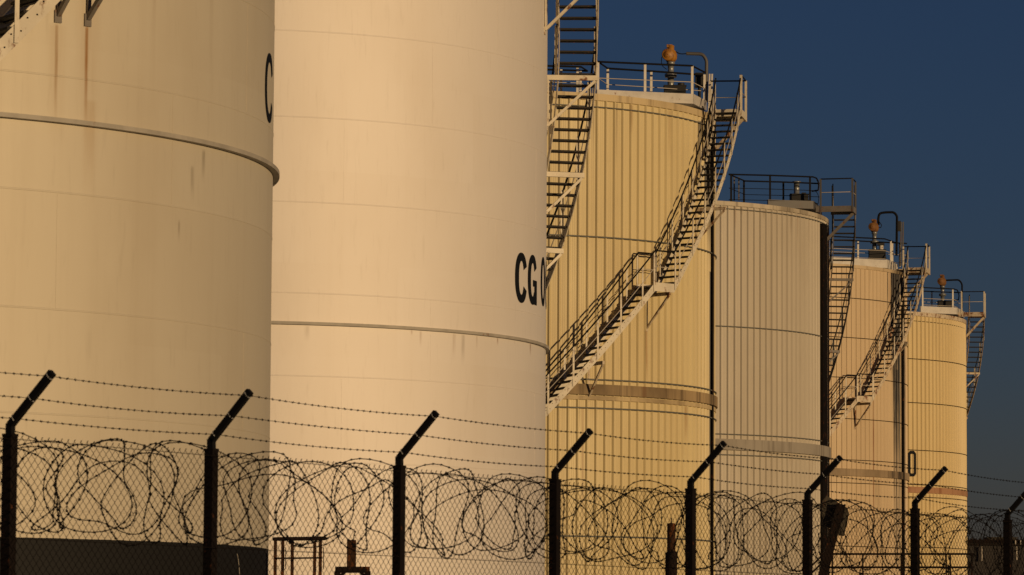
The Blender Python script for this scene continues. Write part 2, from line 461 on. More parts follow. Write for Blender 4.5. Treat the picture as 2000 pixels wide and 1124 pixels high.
def gauge(k, x, ytop, ybase, s, D, col, tilt=0.0):
    """tank gauge: flanged standpipe carrying a round-faced head, s = px per metre"""
    c = loc(k, at(x, ybase, D)); H = (ybase - ytop)/s; b = MB()
    r = .10
    b.lathe([(r*1.5, 0), (r*1.5, .05), (r, .05), (r, H*.34), (r*1.8, H*.34), (r*1.8, H*.37), (r*1.9, H*.37), (r*1.9, H*.41), (r*.95, H*.41),
             (r*.95, H*.60), (r*1.25, H*.60), (r*1.25, H*.66), (0.01, H*.66)], 20, c)
    o = b.build('gauge_pipe', M['steel'], ROOT[k])
    a = MB(); z = H*.66
    a.lathe([(.01, z), (.13, z), (.19, z + H*.06), (.20, z + H*.14), (.15, z + H*.22), (.10, z + H*.25), (.11, z + H*.33), (.02, z + H*.34)], 18, c)
    ax = (Vector((1,0,0)), Vector((0,0,1)), Vector((-.35,-.93,0)).normalized())
    cc = c + Vector((-.06, -.10, z + H*.13))
    a.lathe([(.17, -.02), (.19, .04), (.19, .12), (.16, .14), (.12, .13), (.11, .155), (.01, .155)], 20, cc, axis=ax)
    a.box(c + Vector((-.04, 0, z + H*.32)), .18, .18, .09)
    a.build('gauge_head', col, o)
    return o, c, H
def pipe_px(k, pts, r, D, mat, name, parent=None, n=7):
    P_ = [loc(k, at(x, y, D)) for x, y in pts]
    # round the bends
    Q = [P_[0]]
    for i in range(1, len(P_)-1):
        a, b, c = P_[i-1], P_[i], P_[i+1]
        d = min((b-a).length, (c-b).length)*.42
        p, q = b + (a-b).normalized()*d, b + (c-b).normalized()*d
        for t in (0, .25, .5, .75, 1): Q.append(p*(1-t)**2 + b*2*t*(1-t) + q*t*t)
    Q.append(P_[-1])
    return MB().tube(Q, r, n).build(name, mat, parent or ROOT[k])
def box_px(k, x0, y0, x1, y1, D, dep, mat, name, parent=None, bevel=True):
    a, b = loc(k, at(x0, y0, D)), loc(k, at(x1, y1, D)); c = (a+b)/2
    wx, hz = abs(b.x-a.x), abs(b.z-a.z); m = MB()
    m.box(c, wx, dep, hz*.86)
    m.box(c + Vector((0, 0, hz*.43)), wx*1.06, dep*1.06, hz*.10); m.box(c - Vector((0, 0, hz*.45)), wx*1.08, dep*1.08, hz*.09)
    return m.build(name, mat, parent or ROOT[k])

def drips(seed, n, ztops, a0=-30, a1=100, lo=.4, hi=2.6, st=.55):
    q = random.Random(seed); out = []
    for _ in range(n):
        zt = q.choice(ztops); L = q.uniform(lo, hi)
        out.append((q.uniform(a0, a1), q.uniform(.25, .9), zt - L, zt, q.choice([(.20, .085, .02), (.16, .11, .06), (.11, .07, .035)]), q.uniform(.4, 1)*st))
    return out
CREAM = dict(stringer=M['stair_cream'], rail=M['black_rail'], post=M['stair_cream'], bracket=M['stair_cream'])
CREAM3 = dict(stringer=M['stair_cream'], rail=M['black_rail'], post=M['stair_cream'], bracket=M['stair_rusty'])
GREY = dict(stringer=M['stair_grey'], rail=M['black_rail'], post=M['grey_post'], bracket=M['stair_grey'])
RUSTY = dict(stringer=M['stair_rusty'], rail=M['black_rail'], post=M['stair_cream'], bracket=M['stair_rusty'])
DK = (.014, .010, .007)

# ---- tank 1: nearest, cut by the left edge
tank_root(1, 'nearest cream tank at the far left with dark painted skirt and rust drips')
a112, z112 = inv_t(1, 112, 46); a170, z170 = inv_t(1, 170, 50)
a300, _ = inv_t(1, 300, 100); a412, _ = inv_t(1, 412, 100); zb1 = zat(1, 200, 247)
a385, z385 = inv_t(1, 398, 292); a376, z376 = inv_t(1, 376, 340); a349, z349 = inv_t(1, 349, 430)
GB = (.16, .12, .07)
m1 = tank_paint('cream_tank_coating', (.605, .555, .45), (.42, .35, .25), .28, .16, .72,
    stains=[(a112, .30, zb1 - .2, z112, (.26, .14, .045), .75), (a170, .34, zb1 - .2, z170, (.28, .13, .03), .95), (a170 + .2, 2.2, zb1 - .4, z170 + .4, (.36, .24, .12), .25),
            (a112, 1.6, zb1 - .6, z112, (.38, .26, .13), .2), (a170 + .6, 1.3, zb1 - 1.2, zb1 + .3, (.38, .25, .12), .3),
            (a300, .5, zb1 - .4, 14, (.27, .17, .08), .5), (a412, .6, zb1 - .4, 14, (.27, .19, .11), .45),
            (a385, .5, z385 - .45, z385, (.20, .16, .11), .7), (a376, .5, z376 - .4, z376 + .1, (.20, .16, .11), .55), (a349, .3, z349 - .3, z349, (.22, .17, .12), .5)],
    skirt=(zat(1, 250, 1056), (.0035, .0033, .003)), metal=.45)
zs1 = [zat(1, 200, y) for y in (1000, 815, 612, 385, 160, -70)] 
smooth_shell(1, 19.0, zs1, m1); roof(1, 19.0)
ring(1, 'wind_girder', zb1 - .027, zb1 + .027, -.01, .088, M['belt_pale'])
a_, z_ = inv_t(1, 60, 60, 1.0)
sl = 1.10*(TK[1][1] + .6)*PI/180
z_ += .20
stairway(1, [(a_ - 4/sl, z_ - 4), (a_ + 6.5/sl, z_ + 6.5)], mats=dict(CREAM, bracket=M['stair_grey']), pe=5, brackets=[(a112, z112 + 1.32), (a170, z170 + 1.30)], phase=1)
aC, zC = inv_t(1, 521, 168); a0_, _ = inv_t(1, 517, 168)
lettering(1, 'C', a0_ + 3.1, zC, .68, .90, .13)
cb = MB(); c0 = inv_t(1, 463, 1082, .03)
cb.tube([P(c0[0] + .9*math.sin(t*.5)*1.2, TK[1][1] + .03, c0[1] - .05*t - .12 + .12*math.cos(t)) for t in [i*.4 for i in range(16)]], .0035, 5)
cb.build('cable_loop', M['thin_rail'], ROOT[1])

# ---- tank 2
tank_root(2, 'tall smooth cream tank lettered CG with plain belt, second from the left')
zb2 = zat(2, 700, 636)
m2 = tank_paint('pale_tank_coating', (.75, .705, .655), (.60, .52, .42), .20, .10, .72,
    stains=[(inv_t(2, 1036, 655)[0], .5, zb2 - .3, zb2 - .02, RUST, .8), (inv_t(2, 972, 655)[0], .35, zb2 - .2, zb2 - .02, RUST, .5), (inv_t(2, 804, 645)[0], .3, zb2 - .15, zb2 - .02, RUST, .5)]
    + drips(21, 7, (zb2 - .03,), 5, 85, .1, .7, .28),
    skirt=(2.85, (.0035, .0033, .003)), metal=.45)
zs2 = [zat(2, 700, y) for y in (1080, 905, 738, 577, 400, 235, 68, -100)]
smooth_shell(2, 21.0, zs2, m2); roof(2, 21.0)
ring(2, 'wind_girder', zb2 - .027, zb2 + .027, -.01, .072, M['belt_pale'])
def line_path(k, a_ref, z_ref, dadz, z0, z1): return [(a_ref + dadz*(z0 - z_ref), z0), (a_ref + dadz*(z1 - z_ref), z1)]
ph = lambda z: 98.6 - 6.6*(z - 12.4)
zb = [CZ + 8.1, CZ + 9.55, CZ + 11.35, CZ + 13.1, CZ + 14.8]
stairway(2, [(ph(3.0), 3.0), (ph(18.5), 18.5)], mats=CREAM, pe=5, brackets=[(ph(z + .2), z + .2) for z in zb])
ac, zc = inv_t(2, 1018, 543); 
lettering(2, 'C', ac, zc, .60, .98, .18)
ag, zg = inv_t(2, 1040, 547); lettering(2, 'G', ag, zg, .60, .98, .18)
ao, zo = inv_t(2, 1061, 551); lettering(2, 'O', ao - .4, zo, .58, .98, .165); lettering(2, 'O', ao + 6.2, zo, .58, .98, .165)
hk = inv_t(2, 660, 958); MB().tube([P(hk[0] + .25*math.cos(t), TK[2][1] + .02 + .02*math.sin(t), hk[1] + .05*math.sin(t)) for t in [i*.5 for i in range(11)]], .007, 5).build('hook', M['dark_rust'], ROOT[2])

# ---- tank 3
Z3 = CZ + 16.1
tank_root(3, 'yellow tan clad tank with a long rising stair, beside the CG lettering')
L3A = inv_t(3, 1316, 563, .97)[0]; ap3 = inv_t(3, 1386, 600)[0]; aq3 = inv_t(3, 1377, 600)[0]
m3_ = tank_paint('tan_cladding', (.59, .49, .27), (.38, .29, .15), .25, .3, .5, panel=360/147*2,
    stains=[(ap3, 5.0, 12.5, Z3 - .3, DK, 1.9), (aq3, 2.6, 14.0, Z3 - .3, DK, 1.7), (aq3 - 5, 1.0, 15.2, Z3 - .3, DK, 1.2), (ap3 + .5, 3.5, 2.0, 13.0, DK, 1.7), (ap3 + 5, 3.5, 2.0, 15.0, (.10, .06, .02), .9),
            (L3A - 1.4, .8, zat(3, 1253, 765), zat(3, 1253, 645), (.24, .11, .03), 1.0), (inv_t(3, 1138, 840)[0], .5, 4.0, zat(3, 1138, 795), RUST, .4)] + drips(31, 12, (Z3 - .2, Z3 - .2, zat(3, 1300, 790)), 10, 85))
clad_shell(3, Z3 - .02, .30, .042, .055, m3_); roof(3, Z3)
trim3 = tank_paint('tan_edge_flashing', (.52, .41, .23), (.10, .06, .03), .8, .8, .6)
ring(3, 'roof_edge', Z3 - .18, Z3 + .02, -.02, .07, trim3)
strap(3, Z3 - .38, .018)
belt3 = tank_paint('stained_belt_paint', (.36, .26, .14), (.06, .038, .018), .9, 1.0, .7, stains=[(ap3 - 1, 8, 6, 12, DK, .9), (inv_t(3, 1253, 700)[0], 1.2, 6, 12, (.14, .06, .02), .8)])
zB3 = zat(3, 1300, 770); ring(3, 'belt', zB3 - .15, zB3 + .16, -.02, .125, belt3)
ring(3, 'belt_flashing', zB3 - .30, zB3 - .18, -.02, .075, trim3)
for (x, y) in ((1220, 467), (1300, 750), (1300, 805), (1300, 1052)): strap(3, zat(3, x, y, .07), .022, .078)
L3 = [inv_t(3, x, y, .97) for x, y in ((1067.8, 823.5), (1279, 578), (1316, 563), (1447, 222))]
L3 = [(a, z + .20) for a, z in L3]; zl = (L3[1][1] + L3[2][1])/2
dz = 1.12*(TK[3][1]+.6)*PI/180
path3 = [(L3[1][0] - (zl - 2.0)/dz, 2.0), (L3[1][0], zl), (L3[2][0], zl), (L3[3][0] - 1, Z3 + .15)]
b3 = inv_t(3, 1178, 706, .97)
stairway(3, path3, roff=(.23, .97), mats=CREAM3, pe=4, land=(1,), brackets=[(L3[2][0] - 1.4, zl), (b3[0], b3[1] + .2), (b3[0] - 17, b3[1] + .2 - 17*dz),
         (L3[2][0] + 20, zl + (Z3 - zl)*.5)], plat=9)
rp3 = MB(); rp3.tube([P(ap3, TK[3][1] + .09, z) for z in (.3, 5, 10, Z3 - .1)], .042, 7); rp3.build('cable_duct', M['pipe_black'], ROOT[3])
rb = MB(); rq = random.Random(4)
for q in range(5):
    rb.tube([P(ap3 - 9 + q*2.6 + rq.uniform(-1.2, 1.2) + (4 - q)*(j/6)*1.2, TK[3][1] + .10 + rq.uniform(0, .06), Z3 + .15 - j*.45) for j in range(8 - q)], .022, 5)
rb.build('cable_bundle', M['pipe_black'], ROOT[3])
zr = CZ + 17.5
def curve_end(x, y, dx, dy): return [(x, y), (x + dx*.6, y + dy*.08), (x + dx*.9, y + dy*.3), (x + dx, y + dy*.55)]
roof_rail(3, zr, [[(1168, 121), (1260, 125), (1352, 129), (1377, 142)], [(1168, 121), (1187, 134), (1280, 140), (1376, 147)],
                  [(1030, 128), (1135, 131), (1147, 139)], [(1030, 135), (1147, 139)]],
          [(1168, 121), (1260, 125), (1352, 129), (1187, 134), (1272, 139.5), (1376, 146), (1128, 131), (1134, 137), (1096, 136)], 1.0, (M['black_rail'], M['white_post']))
def kerb(k, zr, pts, drop, h, mat):
    q = [loc(k, at_z(x, y, zr)) - Vector((0, 0, drop)) for x, y in pts]; b = MB()
    for i in range(len(q)-1): b.beam(q[i], q[i+1], .06, h)
    n = len(q); b.add([p - Vector((0, 0, h*.3)) for p in q], [tuple(range(n))])
    return b.build('roof_walkway', mat, ROOT[k])
kerb(3, zr, [(1166, 120), (1353, 129), (1378, 143), (1187, 134), (1166, 120)], 1.02, .30, M['white_kerb'])
g3, c3, H3 = gauge(3, 1310, 87, 184, 63.5, 118.2, M['yellow'])
box_px(3, 1297, 168, 1339, 187, 118.0, .5, M['dark_box'], 'gauge_base')
pipe_px(3, [(1330, 168), (1330, 163)], .11, 118.0, M['dark_box'], 'vent_cap')
pipe_px(3, [(1340, 105), (1372, 106), (1380, 118), (1379, 200)], .055, 118.4, M['grey_post'], 'conduit')
pipe_px(3, [(1318, 100), (1326, 105), (1333, 106), (1341, 105)], .015, 118.2, M['black_rail'], 'cable')
pipe_px(3, [(1300, 103), (1292, 112), (1292, 128), (1302, 136)], .012, 118.1, M['black_rail'], 'cable')
box_px(3, 1358, 143, 1374, 171, 118.4, .3, M['dark_box'], 'junction_box')
pipe_px(3, [(1366, 171), (1366, 200)], .05, 118.4, M['dark_box'], 'conduit')
for x in (1386, 1391): MB().beam(loc(3, at(x, 145, 119)), loc(3, at(x - 2, 218, 119)), .07, .05).build('rail_post', M['white_post'], ROOT[3])

# ---- tank 4
Z4 = CZ + 16.15
tank_root(4, 'pale grey clad tank with a black drain duct, black roof railings and grey stair')
ad4 = inv_t(4, 1606, 600, .1)[0]
m4 = tank_paint('pale_grey_cladding', (.455, .405, .32), (.27, .225, .165), .3, .35, .5, panel=360/168*3, stains=drips(41, 12, (Z4 - .15, zat(4, 1500, 884)), 15, 70, .3, 2.0, .5))
clad_shell(4, Z4 - .02, .30, .042, .052, m4); roof(4, Z4)
trim4 = tank_paint('pale_edge_flashing', (.46, .40, .30), (.07, .05, .03), .8, .8, .6)
ring(4, 'roof_edge', Z4 - .14, Z4 + .02, -.02, .07, trim4); strap(4, Z4 - .26, .016)
belt4 = tank_paint('grey_belt_paint', (.29, .26, .215), (.09, .07, .05), .7, 1.0, .65)
zB4 = zat(4, 1500, 872); ring(4, 'belt', zB4 - .20, zB4 + .20, -.02, .14, belt4)
for (x, y) in ((1500, 643), (1500, 852), (1500, 892)): strap(4, zat(4, x, y, .07), .02, .075)
dd = MB()
aa, ab = ad4, ad4 + 5.5
dd.sector([(TK[4][1] + .02, .2), (TK[4][1] + .12, .2), (TK[4][1] + .12, Z4 - .3), (TK[4][1] + .02, Z4 - .3)], aa, ab, 4)
dd.build('drain_duct', M['pipe_black'], ROOT[4])
for a in (aa + 7.5, aa + 10.5, aa + 14): MB().tube([P(a, TK[4][1] + .05, z) for z in (.3, 8, Z4 - .2)], .035, 6).build('cable_duct', M['dark_rust'], ROOT[4])
ph4 = lambda z: 104 - 4.9*(z - 12.1 - CZ)
zt4 = CZ + 16.55
stairway(4, [(ph4(3.0), 3.0), (ph4(zt4), zt4)], roff=(.26, 1.08), mats=GREY, pe=5, riser=.243, brackets=[(ph4(z), z) for z in (CZ + 14.25, CZ + 11.6, CZ + 9.1)], plat=7)
zr4 = CZ + 17.7
roof_rail(4, zr4, [[(1424, 341), (1505, 343)] + curve_end(1588, 346, 11, 30) + [(1598, 372), (1586, 374)], [(1424, 341), (1455, 354), (1530, 356), (1602, 359)]],
          [(1428, 341), (1504, 343), (1582, 346), (1453, 354), (1530, 356)], 1.05, (M['black_rail'], M['black_rail']), mids=(.5, .92))
for x in (1434, 1443): MB().beam(loc(4, at(x, 346, 147)), loc(4, at(x, 392, 147)), .09, .05).build('rail_post', M['grey_post'], ROOT[4])
kerb(4, zr4, [(1500, 343), (1588, 346), (1604, 360), (1520, 356), (1500, 343)], 1.08, .30, M['grey_post'])
vt = MB(); cv = loc(4, at(1556, 392, 147.2))
vt.lathe([(.22, 0), (.22, .2), (.11, .2), (.11, .68), (.17, .68), (.17, .74), (.01, .75)], 18, cv); vt.build('vent_pipe', M['steel'], ROOT[4])
box_px(4, 1543, 380, 1578, 394, 147.0, .6, M['dark_box'], 'vent_base')
box_px(4, 1566, 377, 1574, 382, 147.0, .2, M['dark_box'], 'vent_cap')

# ---- tank 5
Z5 = CZ + 16.2
tank_root(5, 'pinkish tan clad tank streaked with black tar drips beside a black pipe')
ap5 = inv_t(5, 1759.5, 700)[0]; as5 = inv_t(5, 1748, 700)[0]; at5 = inv_t(5, 1743.5, 700)[0]
m5 = tank_paint('pinkish_tan_cladding', (.56, .435, .275), (.35, .255, .15), .25, .3, .5, panel=360/176*3,
    stains=[(as5, 3.2, 9.5, Z5, DK, 3.2), (as5 + 3.6, 2.4, 11, Z5, DK, 3.2), (at5, 2.0, 12.5, Z5, DK, 3.0), (at5 - 4, .8, 15.2, Z5, DK, 1.2), (as5 + 1, 4.0, 9.5, 13.6, DK, 2.0),
            (as5 + 1, 2.2, 2.5, 11.5, (.04, .03, .02), 1.0), (at5 + 1, .9, 4.5, 11.5, (.05, .035, .02), 1.0), (ap5 + 5, 4.0, 2.0, Z5, (.045, .03, .018), 1.1), (ap5 - 2, 2.0, 2.0, Z5, DK, 1.2), (inv_t(5, 1706, 900)[0], .5, 2, 14, RUST, .8)] + drips(51, 9, (Z5 - .1, zat(5, 1700, 935)), 30, 80))
clad_shell(5, Z5, .27, .028, .032, m5); roof(5, Z5)
trim5 = tank_paint('tan_edge_flashing_stained', (.50, .39, .24), (.16, .10, .05), .6, .6, .55, stains=[(as5 + 3, 9, 10, 20, DK, .9)])
ring(5, 'roof_edge', Z5 - .10, Z5 + .04, -.02, .05, trim5)
belt5 = tank_paint('tar_stained_belt', (.35, .26, .16), (.09, .06, .03), .7, 1.0, .6, stains=[(as5 + 4, 9, 3, 12, DK, 1.0), (as5 - 4, 3, 3, 12, DK, .8)])
zB5 = zat(5, 1700, 925); ring(5, 'belt', zB5 - .15, zB5 + .16, -.02, .11, belt5)
for (x, y) in ((1690, 585), (1690, 662), (1690, 740), (1690, 820), (1690, 900), (1690, 945), (1690, 1068)): strap(5, zat(5, x, y, .03), .015, .042, M['dark_rust'])
MB().tube([P(ap5, TK[5][1] + .09, z) for z in (.3, 6, 12, Z5 - .2)], .062, 9).build('drain_pipe', M['pipe_black'], ROOT[5])
L5 = [inv_t(5, x, y, .98) for x, y in ((1675, 793), (1702, 779), (1800, 540))]
L5 = [(a, z + .20) for a, z in L5]; zl5 = (L5[0][1] + L5[1][1])/2; dz5 = 1.15*(TK[5][1] + .6)*PI/180
path5 = [(L5[0][0] - (zl5 - 2.5)/dz5, 2.5), (L5[0][0], zl5), (L5[1][0], zl5), (min(L5[2][0] + 5, 80), Z5 + .25)]
stairway(5, path5, roff=(.24, 1.0), mats=RUSTY, pe=4, land=(1,), brackets=[(L5[1][0] - .5, zl5), (L5[1][0] + 18, zl5 + (Z5 - zl5)*.48)], plat=9)
zr5 = CZ + 17.75
roof_rail(5, zr5, [[(1600, 461), (1728, 467), (1748, 474)], [(1600, 468), (1675, 471), (1771, 476)]],
          [(1676, 471), (1740, 471), (1743, 474), (1757, 476), (1618, 462)], 1.05, (M['black_rail'], M['white_post']), mids=(.5, .85))
kerb(5, zr5, [(1598, 460), (1732, 467), (1752, 476), (1600, 469), (1598, 460)], 1.12, .36, M['white_kerb'])
gauge(5, 1708, 428, 500, 44.5, 170.2, M['orange'])
box_px(5, 1697, 488, 1729, 506, 170.0, .5, M['dark_box'], 'gauge_base')
pipe_px(5, [(1721, 489), (1721, 477)], .10, 170.0, M['white_post'], 'vent_pipe')
box_px(5, 1714, 473, 1727, 480, 170.0, .25, M['dark_box'], 'vent_cap')
pipe_px(5, [(1716, 440), (1715, 430), (1717, 417), (1730, 415), (1746, 415), (1752, 422), (1751, 500)], .055, 170.3, M['black_rail'], 'conduit')
pipe_px(5, [(1716, 432), (1722, 440), (1720, 446), (1714, 443)], .018, 170.2, M['black_rail'], 'cable')
box_px(5, 1753, 432, 1759, 452, 170.5, .2, M['dark_box'], 'junction_box')
for x in (1760, 1764): MB().beam(loc(5, at(x, 434, 170.6)), loc(5, at(x - 1, 520, 170.6)), .09, .06).build('rail_post', M['grey_post'], ROOT[5])

# ---- tank 6
Z6 = CZ + 16.35
tank_root(6, 'farthest yellow clad tank with rusty belt, partly lettered, at the right end of the row')
m6 = tank_paint('yellow_tan_cladding', (.61, .485, .255), (.42, .31, .15), .25, .3, .5, panel=360/176*3, stains=drips(61, 12, (Z6 - .15, zat(6, 1830, 968)), 25, 85, .3, 2.2, .6))
clad_shell(6, Z6 - .02, .29, .046, .060, m6); roof(6, Z6)
trim6 = tank_paint('rust_edged_flashing', (.50, .36, .20), (.20, .09, .04), .7, .7, .6)
ring(6, 'roof_edge', Z6 - .16, Z6 + .04, -.02, .075, M['stair_rusty']); strap(6, Z6 - .42, .014, .03, M['dark_rust'])
for q in range(60): 
    pass
belt6 = tank_paint('rusty_belt_paint', (.36, .20, .11), (.17, .055, .018), 1.0, 1.0, .7)
zB6 = zat(6, 1830, 959); ring(6, 'belt', zB6 - .15, zB6 + .15, -.02, .09, belt6)
for (x, y) in ((1830, 705), (1830, 790), (1830, 882), (1830, 949), (1830, 973), (1830, 1070)): strap(6, zat(6, x, y, .03), .017, .072, M['dark_rust'])
ph6 = lambda z: 103 - 5.4*(z - 13.1 - CZ)
zt6 = CZ + 16.75
stairway(6, [(ph6(4.0), 4.0), (ph6(zt6), zt6)], roff=(.26, 1.0), mats=RUSTY, pe=5, riser=.245, brackets=[(ph6(z), z) for z in (CZ + 14.1, CZ + 11.9)], plat=6)
zr6 = CZ + 17.95
roof_rail(6, zr6, [[(1800, 562)] + curve_end(1864, 565, 9, 24) + [(1872, 586), (1862, 587)], [(1800, 569), (1820, 570), (1878, 572)]],
          [(1802, 562), (1861, 565), (1820, 570), (1878, 569)], 1.1, (M['black_rail'], M['white_post']), mids=(.5, .8))
kerb(6, zr6, [(1798, 562), (1868, 565), (1882, 573), (1800, 570), (1798, 562)], 1.12, .34, M['white_kerb'])
gauge(6, 1841, 537, 600, 38.2, 196, M['orange'])
box_px(6, 1832, 588, 1858, 600, 195.8, .6, M['dark_box'], 'gauge_base')
pipe_px(6, [(1847, 548), (1873, 547), (1879, 555), (1879, 602)], .045, 196.2, M['black_rail'], 'conduit')
a0_, z0_ = inv_t(6, 1780, 906)
lettering(6, '0', a0_, z0_, .52, 1.27, .15)

# ------------------------------------------------------------------ perimeter fence
D0, CC = 26.0, .083
obs = [(20, 850), (413, 875), (780, 910), (1084, 937), (1349, 952), (1577, 975), (1787, 992), (1968, 1018)]
tops = [at(x, y, D0*(1 + CC*i)) for i, (x, y) in enumerate(obs)]
n_ = len(tops); mi_ = (n_-1)/2
def lsq(vals):
    mv = sum(vals)/n_; b = sum((i-mi_)*v for i, v in enumerate(vals))/sum((i-mi_)**2 for i in range(n_)); return mv - b*mi_, b
fx, fy, fz = lsq([p.x for p in tops]), lsq([p.y for p in tops]), lsq([p.z for p in tops])
def ftop(i): return Vector((fx[0] + fx[1]*i, fy[0] + fy[1]*i, fz[0] + fz[1]*i))
fd = Vector((fx[1], fy[1], 0)); BAY = fd.length; fd.normalize()
fn = Vector((fd.y, -fd.x, 0))                       # towards the road, where the camera stands
if fn.y > 0: fn = -fn
fence = tag(empty('security_fence', (ftop(0).x, ftop(0).y, 0)), 'dark chain-link fence on cranked posts strung with barbed wire, across the foreground', 'fence')
fo = Vector((ftop(0).x, ftop(0).y, 0))
ax = (fd, fn, Vector((0, 0, 1)))
arm_top = fn*.345 + Vector((0, 0, .335))
H0 = ftop(0).z
pm = MB().box((0, 0, -H0/2 - .1), .074, .074, H0 + .2, ax).box((0, 0, -.01), .080, .080, .02, ax)
pdat = pm.data('post', M['fence_post'])
aj = Vector((0, 0, .07)); am = MB()
am.beam((0, 0, -.10), aj, .05, .045, fd); am.beam(aj - Vector((0, 0, .012)), aj + arm_top, .048, .045, fd)
ad = am.data('arm', M['fence_arm'])
tm_ = MB(); 
for t in (.10, .50, .93):
    c = aj + arm_top*t; e = arm_top.normalized(); o1 = fd
    tm_.tube([c + (o1*math.cos(q) * .028 + fn.cross(fd).cross(fd)*0 + e.cross(fd)*math.sin(q)*.030) + e*.006*math.sin(q) for q in [i*PI/5 for i in range(10)]], .0022, 4, closed=True)
td = tm_.data('tie', M['tie'])
for i in range(-1, 9):
    t = ftop(i) - fo; jit = Vector((random.uniform(-.02, .02), random.uniform(-.02, .02), 0))
    if 0 <= i < 8: t = Vector((tops[i].x - fo.x, t.y, t.z*.4 + tops[i].z*.6))
    p = link('post', pdat, fence, t)
    a = link('arm', ad, p, (0, 0, 0)); a.rotation_euler = (R_(random.uniform(-1, 1)), R_(random.uniform(-1.5, 1.5)), 0)
    link('tie', td, a)
# chain-link: every wire a zigzag hooked into its neighbours
AW = .037; nw = int(BAY/AW); nz = int((H0 - .08)/AW); AW2 = BAY/nw
ch = MB()
for j in range(nw):
    pts = []
    for kz in range(nz + 1):
        right = (kz % 2) if j % 2 == 0 else ((kz + 1) % 2)
        pts.append(fd*((j + right)*AW2) + fn*(.046 + (.002 if right else -.002)) + Vector((0, 0, -.03 - kz*AW)))
    pts.insert(0, pts[0] + fd*(.3*AW2) + Vector((0, 0, .012)))
    vs = []; fs = []; rw = .0026
    for q, p in enumerate(pts):
        d = fd if q % 2 else fd
        vs += [p + fd*rw, p - fd*rw*.5 + fn*rw*.87, p - fd*rw*.5 - fn*rw*.87]
    for q in range(len(pts)-1):
        for l in range(3): fs.append((3*q+l, 3*q+(l+1) % 3, 3*q+3+(l+1) % 3, 3*q+3+l))
    ch.add(vs, fs)
cdat = ch.data('mesh_panel', M['wire'])
dzb = fz[1]
for i in range(-1, 8):
    link('mesh_panel', cdat, fence, ftop(i) - fo + Vector((0, 0, dzb*.5)))
def strand(p0, p1, r, barb, sag, seed, name, mat, parent, step=.085):
    rnd = random.Random(seed); b = MB(); L = (p1 - p0).length; n = 14
    f = lambda t: p0.lerp(p1, t) - Vector((0, 0, sag*4*t*(1-t)))
    b.tube([f(i/n) for i in range(n+1)], r, 4)
    if barb:
        k = int(L/step)
        for i in range(k):
            c = f((i + .5 + rnd.uniform(-.1, .1))/k); th = rnd.uniform(0, PI)
            for dth in (0, PI/2):
                e = Vector((0, 0, math.cos(th + dth))) + fn*math.sin(th + dth)
                b.beam(c - e*.008 + fd*rnd.uniform(-.008, .008), c + e*.008 + fd*rnd.uniform(-.01, .01), .005, .005, fd)
            b.beam(c - fd*.009, c + fd*.009, .0075, .0075)
    return b.build(name, mat, parent)
ends = []
for wi, t in enumerate((.10, .50, .93)):
    b = None
    root = None
    for i in range(-1, 8):
        def at_arm(i_):
            q = ftop(i_) - fo
            if 0 <= i_ < 8: q = Vector((tops[i_].x - fo.x, q.y, q.z*.4 + tops[i_].z*.6))
            return q + aj + arm_top*t
        strand(at_arm(i), at_arm(i+1), .0022, True, .012 + .01*random.random(), wi*20 + i, 'barbed_wire', M['barb'], fence)
for dz_ in (.05, .72, 1.5, 2.3):
    strand(ftop(-1) - fo + fn*.042 - Vector((0, 0, dz_)), ftop(8) - fo + fn*.042 - Vector((0, 0, dz_)), .0024, False, 0, 5, 'tension_wire', M['wire'], fence)
# wire end curls tied at the seventh arm
# concertina coil hung inside the fence
coil = MB(); rnd = random.Random(11)
base = ftop(-1); span = (ftop(8) - base).length
def coil_strand(pitch, r0, ph0, seed, dzc):
    """one barbed strand wound along the fence, pulled into uneven loops where it is clipped"""
    rn = random.Random(seed); pts = []; turns = int(span/pitch); st = 36; n = turns + 3
    rads = [r0*rn.uniform(.86, 1.08) for _ in range(n)]; offs = [rn.uniform(-.20, .20) for _ in range(n)]
    zz = [rn.uniform(-.05, .05) for _ in range(n)]; kk = [rn.uniform(.0, .15) for _ in range(n)]; p3 = [rn.uniform(0, 6.28) for _ in range(n)]
    sharp = [rn.random() < .42 for _ in range(n)]
    for i in range(turns*st):
        t = i/st; k = int(t); f = t - k; f = f*f*(3-2*f)
        g = lambda a: a[k]*(1-f) + a[k+1]*f
        th = 2*PI*t + ph0
        r = g(rads)*(1 + g(kk)*math.sin(2*th + g(p3)))
        if sharp[k]: r *= 1 - .38*math.exp(-((t - k - .5)/.09)**2)       # a kink where the loop was trodden in
        s = pitch*t + g(offs) + .17*math.sin(1.5*th + ph0) + .05*math.sin(3*th + k)
        c = base + fd*s
        cz = fz[0] + fz[1]*(s/BAY - 1) - .305 + dzc + g(zz)
        pts.append(Vector((c.x, c.y, 0)) - fn*(.42 + r*math.cos(th)) + Vector((0, 0, cz + r*1.03*math.sin(th))))
    return pts
n_loop = 0
for (pitch, r0, p0, sd, dzc) in ((.40, .335, 0, 3, 0), (.66, .345, 2.1, 8, -.01), (1.7, .27, 4.0, 23, -.05)):
    pts = coil_strand(pitch, r0, p0, sd, dzc)
    coil.tube(pts, .0040, 5)
    acc = 0.0
    for i in range(1, len(pts)):
        acc += (pts[i] - pts[i-1]).length
        if acc > .058:
            acc = 0; d = (pts[i] - pts[i-1]).normalized(); c = pts[i]
            x = d.cross(Vector((.3, .5, .8))).normalized(); y = d.cross(x)
            coil.add([c - d*.019, c + x*.0115 + y*.002, c + d*.019, c - x*.0115 + y*.002, c + y*.0115, c - y*.0115],
                     [(0,1,4),(1,2,4),(2,3,4),(3,0,4),(1,0,5),(2,1,5),(3,2,5),(0,3,5)])
tag(coil.build('razor_wire_coil', M['barb']), 'tangled dark razor wire coil running along the inside of the fence top', 'razor wire')

